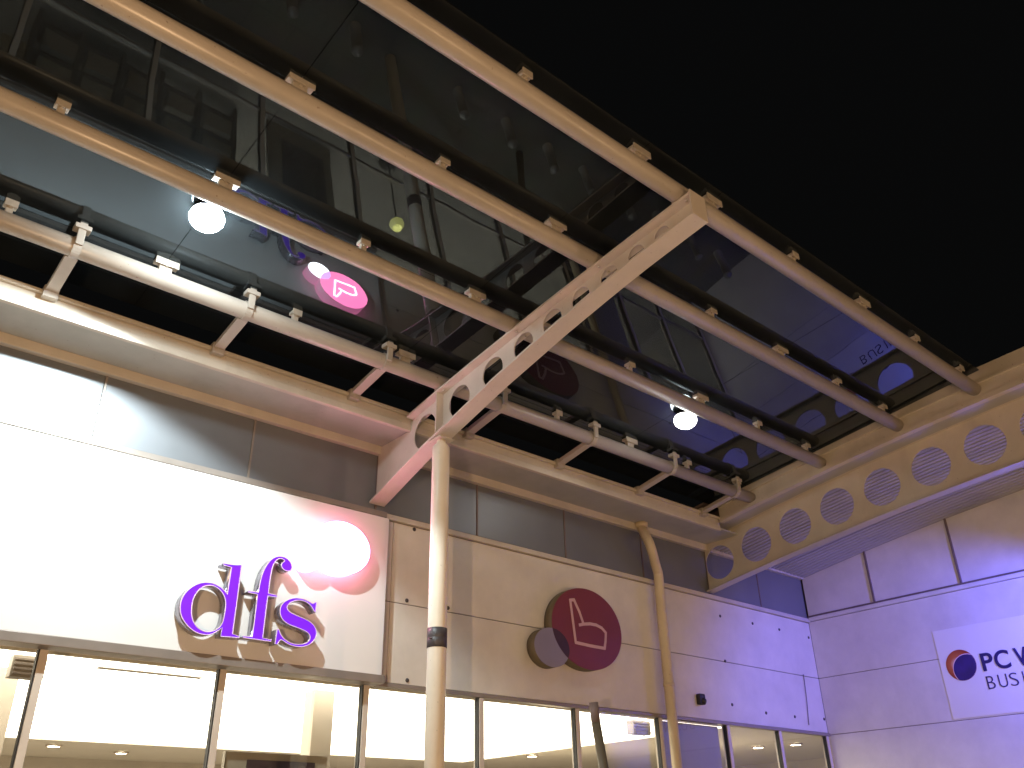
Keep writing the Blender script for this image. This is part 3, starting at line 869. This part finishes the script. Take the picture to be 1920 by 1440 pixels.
a, b = hit(1113, 1318, 1, -0.9), hit(1134, 1440, 1, -0.9)
d = (b - a) / (a.z - b.z)
base = a + d * a.z
pl = empty('leaning_pole', (base.x, -0.9, 0))
tag(pl, 'slim olive brown pole leaning in front of the shop windows', 'pole')
tube('shaft', [tuple(base), tuple(a - d * 0 - Vector((0, 0, .09)) + (d * .09 * 1)), ], [.058, .045], 'pole', pl, 24)
tube('cap', [tuple(a + Vector((0, 0, -.09)) + d * .09), tuple(a + Vector((0, 0, 0.005)))], .046, 'battens', pl, 24)

c = hit(1317, 1312, 1, -0.06)
sb = empty('wall_sensor', (c.x, -0.03, c.z))
tag(sb, 'small black sensor box on the cladding right of the downpipe', 'sensor')
box('housing', c.x - .055, c.x + .055, -0.075, -0.002, c.z - .06, c.z + .075, 'blackplastic', sb, 0.02)
lathe('eye', [(0, .035), (.03, .028), (.04, 0.0), (.04, -.01)], 'blackplastic', sb, (c.x, -0.076, c.z - .02), 16, (0.2, -1, -0.4))

cb_ = tube('wall_cable', curve_path([(-.42, -.012, 3.82), (-.45, -.016, 3.52), (-.485, -.014, 3.25), (-.50, -.010, 3.11)], 6), .006, 'cable', None, 8)
tag(cb_, 'thin grey cable hanging down the cladding near the inside corner', 'cable')

c = hit(1624, 985, 0, -2.30)
led = empty('marker_light', (c.x, c.y, c.z)); tag(led, 'tiny blue white light point under the perforated edge beam', 'light')
lathe('lens', [(0, -.014), (.010, -.008), (.012, 0)], 'led', led, c, 12)
lathe('fitting', [(.0125, -.003), (.022, 0), (.022, .03), (0, .03)], 'zinc', led, c, 12)
tube('stem', [tuple(c + Vector((0, 0, .03))), tuple(c + Vector((-.09, 0, .045)))], .006, 'zinc', led, 8)

# ------------------------------------------------------------------ inside the shop
def struct_box(name, *a, **k): return tag(box(name, *a, **k), kind='structure')
struct_box('shop_floor', -15.9, 5.0, 0.08, 10.0, -0.2, 0.01, 'ifloor', None, 0)
struct_box('shop_back_wall', -15.9, 5.0, 10.0, 10.2, 0.0, 3.6, 'iwall', None, 0)
struct_box('shop_side_wall', -16.1, -15.9, 0.08, 10.2, 0.0, 3.6, 'iwall', None, 0)
struct_box('shop_side_wall', 5.0, 5.2, 0.35, 10.2, 0.0, 3.6, 'iwall', None, 0)
struct_box('shop_ceiling', -15.9, 5.0, 0.21, 10.0, 3.14, 3.3, 'ceil', None, 0)
lc = empty('ceiling_with_glow', (-8, 3.5, 3.07))
tag(lc, 'white ceiling raft inside the furniture shop, its brightness given as glow', 'ceiling')
box('raft_panel', -15.8, -1.75, 0.5, 6.5, 3.06, 3.075, 'ceil_lit', lc, 0)
for aa in ((-15.84, -1.71, 0.46, 0.499), (-15.84, -1.71, 6.501, 6.54), (-1.749, -1.71, 0.5, 6.5)):
    box('raft_edge', aa[0], aa[1], aa[2], aa[3], 3.045, 3.135, 'ceil', lc, 0.003)
part = box('shop_partition', -15.8, -10.62, 1.3, 1.42, 0.0, 3.055, 'iwall', None, 0.004)
tag(part, 'peach partition wall behind the leftmost shop window', 'partition')
bl = box('window_blind', -3.74, -2.52, 0.10, 0.12, 0.1, 2.97, 'blind', None, 0.002)
tag(bl, 'pale blank panel closing the window right of the downpipe', 'blind')
colm = box('shop_column', -8.03, -7.80, 0.85, 1.05, 0.0, 3.055, 'iwall', None, 0.01)
tag(colm, 'square beige column just inside the window beside the dark picture', 'column')
pp = empty('picture_panel', (-8.6, 0.3, 1.5))
tag(pp, 'tall pale panel with a dark picture standing in the shop window', 'picture')
box('mount', -9.13, -8.15, 0.30, 0.36, 0.55, 2.385, 'mount', pp, 0.004)
box('picture', -8.93, -8.28, 0.285, 0.2995, 0.95, 2.325, 'picture', pp, 0.002)
sl_ = box('air_slot', -10.12, -9.19, 0.86, 0.94, 3.05, 3.0595, 'grille', None, 0.003)
tag(sl_, 'thin dark air slot in the ceiling above the second window', 'air vent')
def grille(name, x0, x1, label):
    e = empty(name, ((x0 + x1) / 2, .6, 3.0)); tag(e, label, 'air vent')
    box('case', x0, x1, 0.60, 0.72, 2.87, 3.04, 'grille', e, 0.006)
    for k in range(4):
        box('louvre', x0 + .015, x1 - .015, 0.585, 0.5995, 2.89 + k * .036, 2.908 + k * .036, 'alu', e, 0.002)
grille('air_grille', -10.85, -10.60, 'grey louvred air grille in the leftmost shop window')
grille('air_grille', -3.60, -3.27, 'grey louvred air grille in the window behind the leaning pole')
for (x, y, lab) in ((-8.44, 8.0, 'tiny ceiling downlight seen low in the second window'), (-7.24, 8.55, 'tiny ceiling downlight seen low right in the second window'), (-0.82, 5.6, 'round ceiling downlight between the downpipe and the post'), (1.69, 2.4, 'wide ceiling downlight in the last window but one'), (1.87, 1.75, 'round ceiling downlight in the last window before the corner'), (-1.34, 2.33, 'round ceiling downlight right of the leaning pole')):
    e = empty('downlight', (x, y, 3.13)); tag(e, lab, 'downlight', 'ceiling downlights')
    lathe('lens', [(0, -.012), (.085, -.012), (.09, 0)], 'downlight', e, (x, y, 3.125), 20)
    lathe('ring', [(.09, -.016), (.115, -.014), (.12, .012), (.09, .012)], 'frame', e, (x, y, 3.125), 20)
# shelving seen in the canopy reflection
sh = empty('display_shelving', (-10, 1.0, 0)); tag(sh, 'open display shelving with pale boxes behind the left shop window', 'shelving')
for k in range(6):
    x = -12.0 + k * .52
    box('upright', x - .025, x + .025, 0.75, 1.05, 0.0, 2.10, 'shelfdark', sh, 0.003)
for z in (0.25, 0.85, 1.45, 2.05):
    box('shelf', -11.97, -9.43, 0.76, 1.04, z, z + .04, 'shelfdark', sh, 0.003)
bi = 0
for k in range(5):
    for j, z in enumerate((0.29, 0.89, 1.49)):
        x = -11.96 + k * .52
        b_ = box('storage_box', x + .06, x + .46 - .03 * (k % 2), 0.80, 1.0, z + .002, z + .34 + .04 * ((k + j) % 3), 'shelf', None, 0.006)
        tag(b_, '%s box in the %s column on the %s shelf of the window shelving' % ('pale', ('first', 'second', 'third', 'fourth', 'fifth')[k], ('lowest', 'middle', 'top')[j]), 'box', 'boxes on the display shelving')
gl = empty('globe_lamp', (-7.05, 0.35, 0)); tag(gl, 'yellow glass globe lamp in the window beside the post', 'lamp')
lathe('base', [(0, 0.012), (.14, 0.012), (.14, .03), (.02, .045), (.014, .06), (.014, 1.42), (0, 1.42)], 'shelfdark', gl, (-7.05, 0.35, 0), 20)
lathe('globe', [(0, -.11), (.06, -.095), (.10, -.05), (.112, 0), (.10, .05), (.07, .09), (.07, .095)], 'bulb_yellow', gl, (-7.05, 0.35, 1.52), 24)

for x, y, lab in ((0.6, 2.6, 'added opal floor lamp inside the shop behind the last two windows'), (-1.3, 4.6, 'added opal floor lamp deep inside the shop behind the downpipe')):  # unseen lamps added to brighten the ceiling of the right bays
    e = empty('added_floor_lamp', (x, y, 0)); tag(e, lab, 'lamp')
    lathe('stand', [(0, 0.012), (.16, 0.012), (.16, .03), (.02, .045), (.014, .06), (.014, 1.45), (0, 1.45)], 'shelfdark', e, (x, y, 0), 20)
    lathe('shade', [(.0, -.16), (.09, -.14), (.15, -.07), (.17, 0), (.15, .07), (.09, .14), (.06, .15)], 'opal', e, (x, y, 1.60), 24)

# bollards (seen mirrored in the glass)
BX = [-9.60, -8.65, -6.85, -5.92, -5.05, -4.22, -3.25, -2.40, -1.45, -0.60]
ordn = ['ninth', 'eighth', 'seventh', 'sixth', 'fifth', 'fourth', 'third', 'second', 'first', '']
bsrc = None
names = ['tenth', 'ninth', 'eighth', 'seventh', 'sixth', 'fifth', 'fourth', 'third', 'second', 'first']
for x, nm in zip(BX, names):
    prof = [(.085, 0), (.085, .02), (.07, .025), (.07, .57), (.078, .575), (.078, .60), (.07, .615), (.05, .64), (.02, .652), (0, .655)]
    e = lathe('bollard', prof, 'bollard', None, (x, -1.24, 0.0), 20)
    tag(e, 'short grey bollard on the pavement, %s from the inside corner, mirrored overhead' % nm, 'bollard', 'bollards in front of the shop')

# ------------------------------------------------------------------ lamps that light the place from outside the frame
wf = empty('wall_floodlight', (0, -5.2, 4.5)); tag(wf, 'violet floodlight on an arm over the right hand wall sign', 'floodlight')
tube('arm', [(0.0, -5.2, 4.62), (-0.6, -5.2, 4.66), (-1.15, -5.34, 4.50)], .02, 'housing', wf, 10)
box('head', -1.27, -1.03, -5.42, -5.26, 4.30, 4.50, 'housing', wf, 0.01)
ld = bpy.data.lights.new('violet_light', 'SPOT'); ld.energy = BLUE_W; ld.color = (0.11, 0.13, 1.0); ld.shadow_soft_size = 0.06
ld.spot_size = math.radians(86); ld.spot_blend = 0.75
lo_b = bpy.data.objects.new('violet_light', ld); lo_b.location = (-1.15, -5.2, 4.36)
lo_b.rotation_euler = Vector((1.05, 3.3, -1.2)).to_track_quat('-Z', 'Y').to_euler(); COL.objects.link(lo_b)

def added_bollard_light(x, y, label, W):  # bollard fixtures added to carry the low warm light from behind
    e = empty('added_bollard_light', (x, y, 0)); tag(e, label, 'bollard light', 'added warm bollard lights behind the photographer')
    z0 = 0.0 if y > -9 else -0.12
    lathe('column', [(0, 0), (.09, 0), (.09, .02), (.07, .03), (.07, .82), (0, .82)], 'bollard', e, (x, y, z0), 20)
    for k in range(3):
        a_ = 2 * math.pi * k / 3
        tube('head_rod', [(x + .06 * math.cos(a_), y + .06 * math.sin(a_), z0 + .82), (x + .06 * math.cos(a_), y + .06 * math.sin(a_), z0 + 1.12)], .005, 'bollard', e, 8)
    lathe('head_cap', [(0, 1.16), (.05, 1.15), (.09, 1.12), (0, 1.12)], 'bollard', e, (x, y, z0), 20)
    l = bpy.data.lights.new('added_sodium_light', 'POINT'); l.energy = W; l.color = (1.0, 0.63, 0.335); l.shadow_soft_size = 0.05
    o = bpy.data.objects.new('added_sodium_light', l); o.location = (x, y, z0 + .97); COL.objects.link(o)
added_bollard_light(-15.6, -8.6, 'added bollard light behind the photographer, leftmost of three', SODIUM_W * 1.75)
added_bollard_light(-9.5, -11.5, 'added bollard light behind the photographer, middle of three', SODIUM_W * .7)
added_bollard_light(-3.6, -12.0, 'added bollard light behind the photographer, rightmost of three', SODIUM_W * .8)
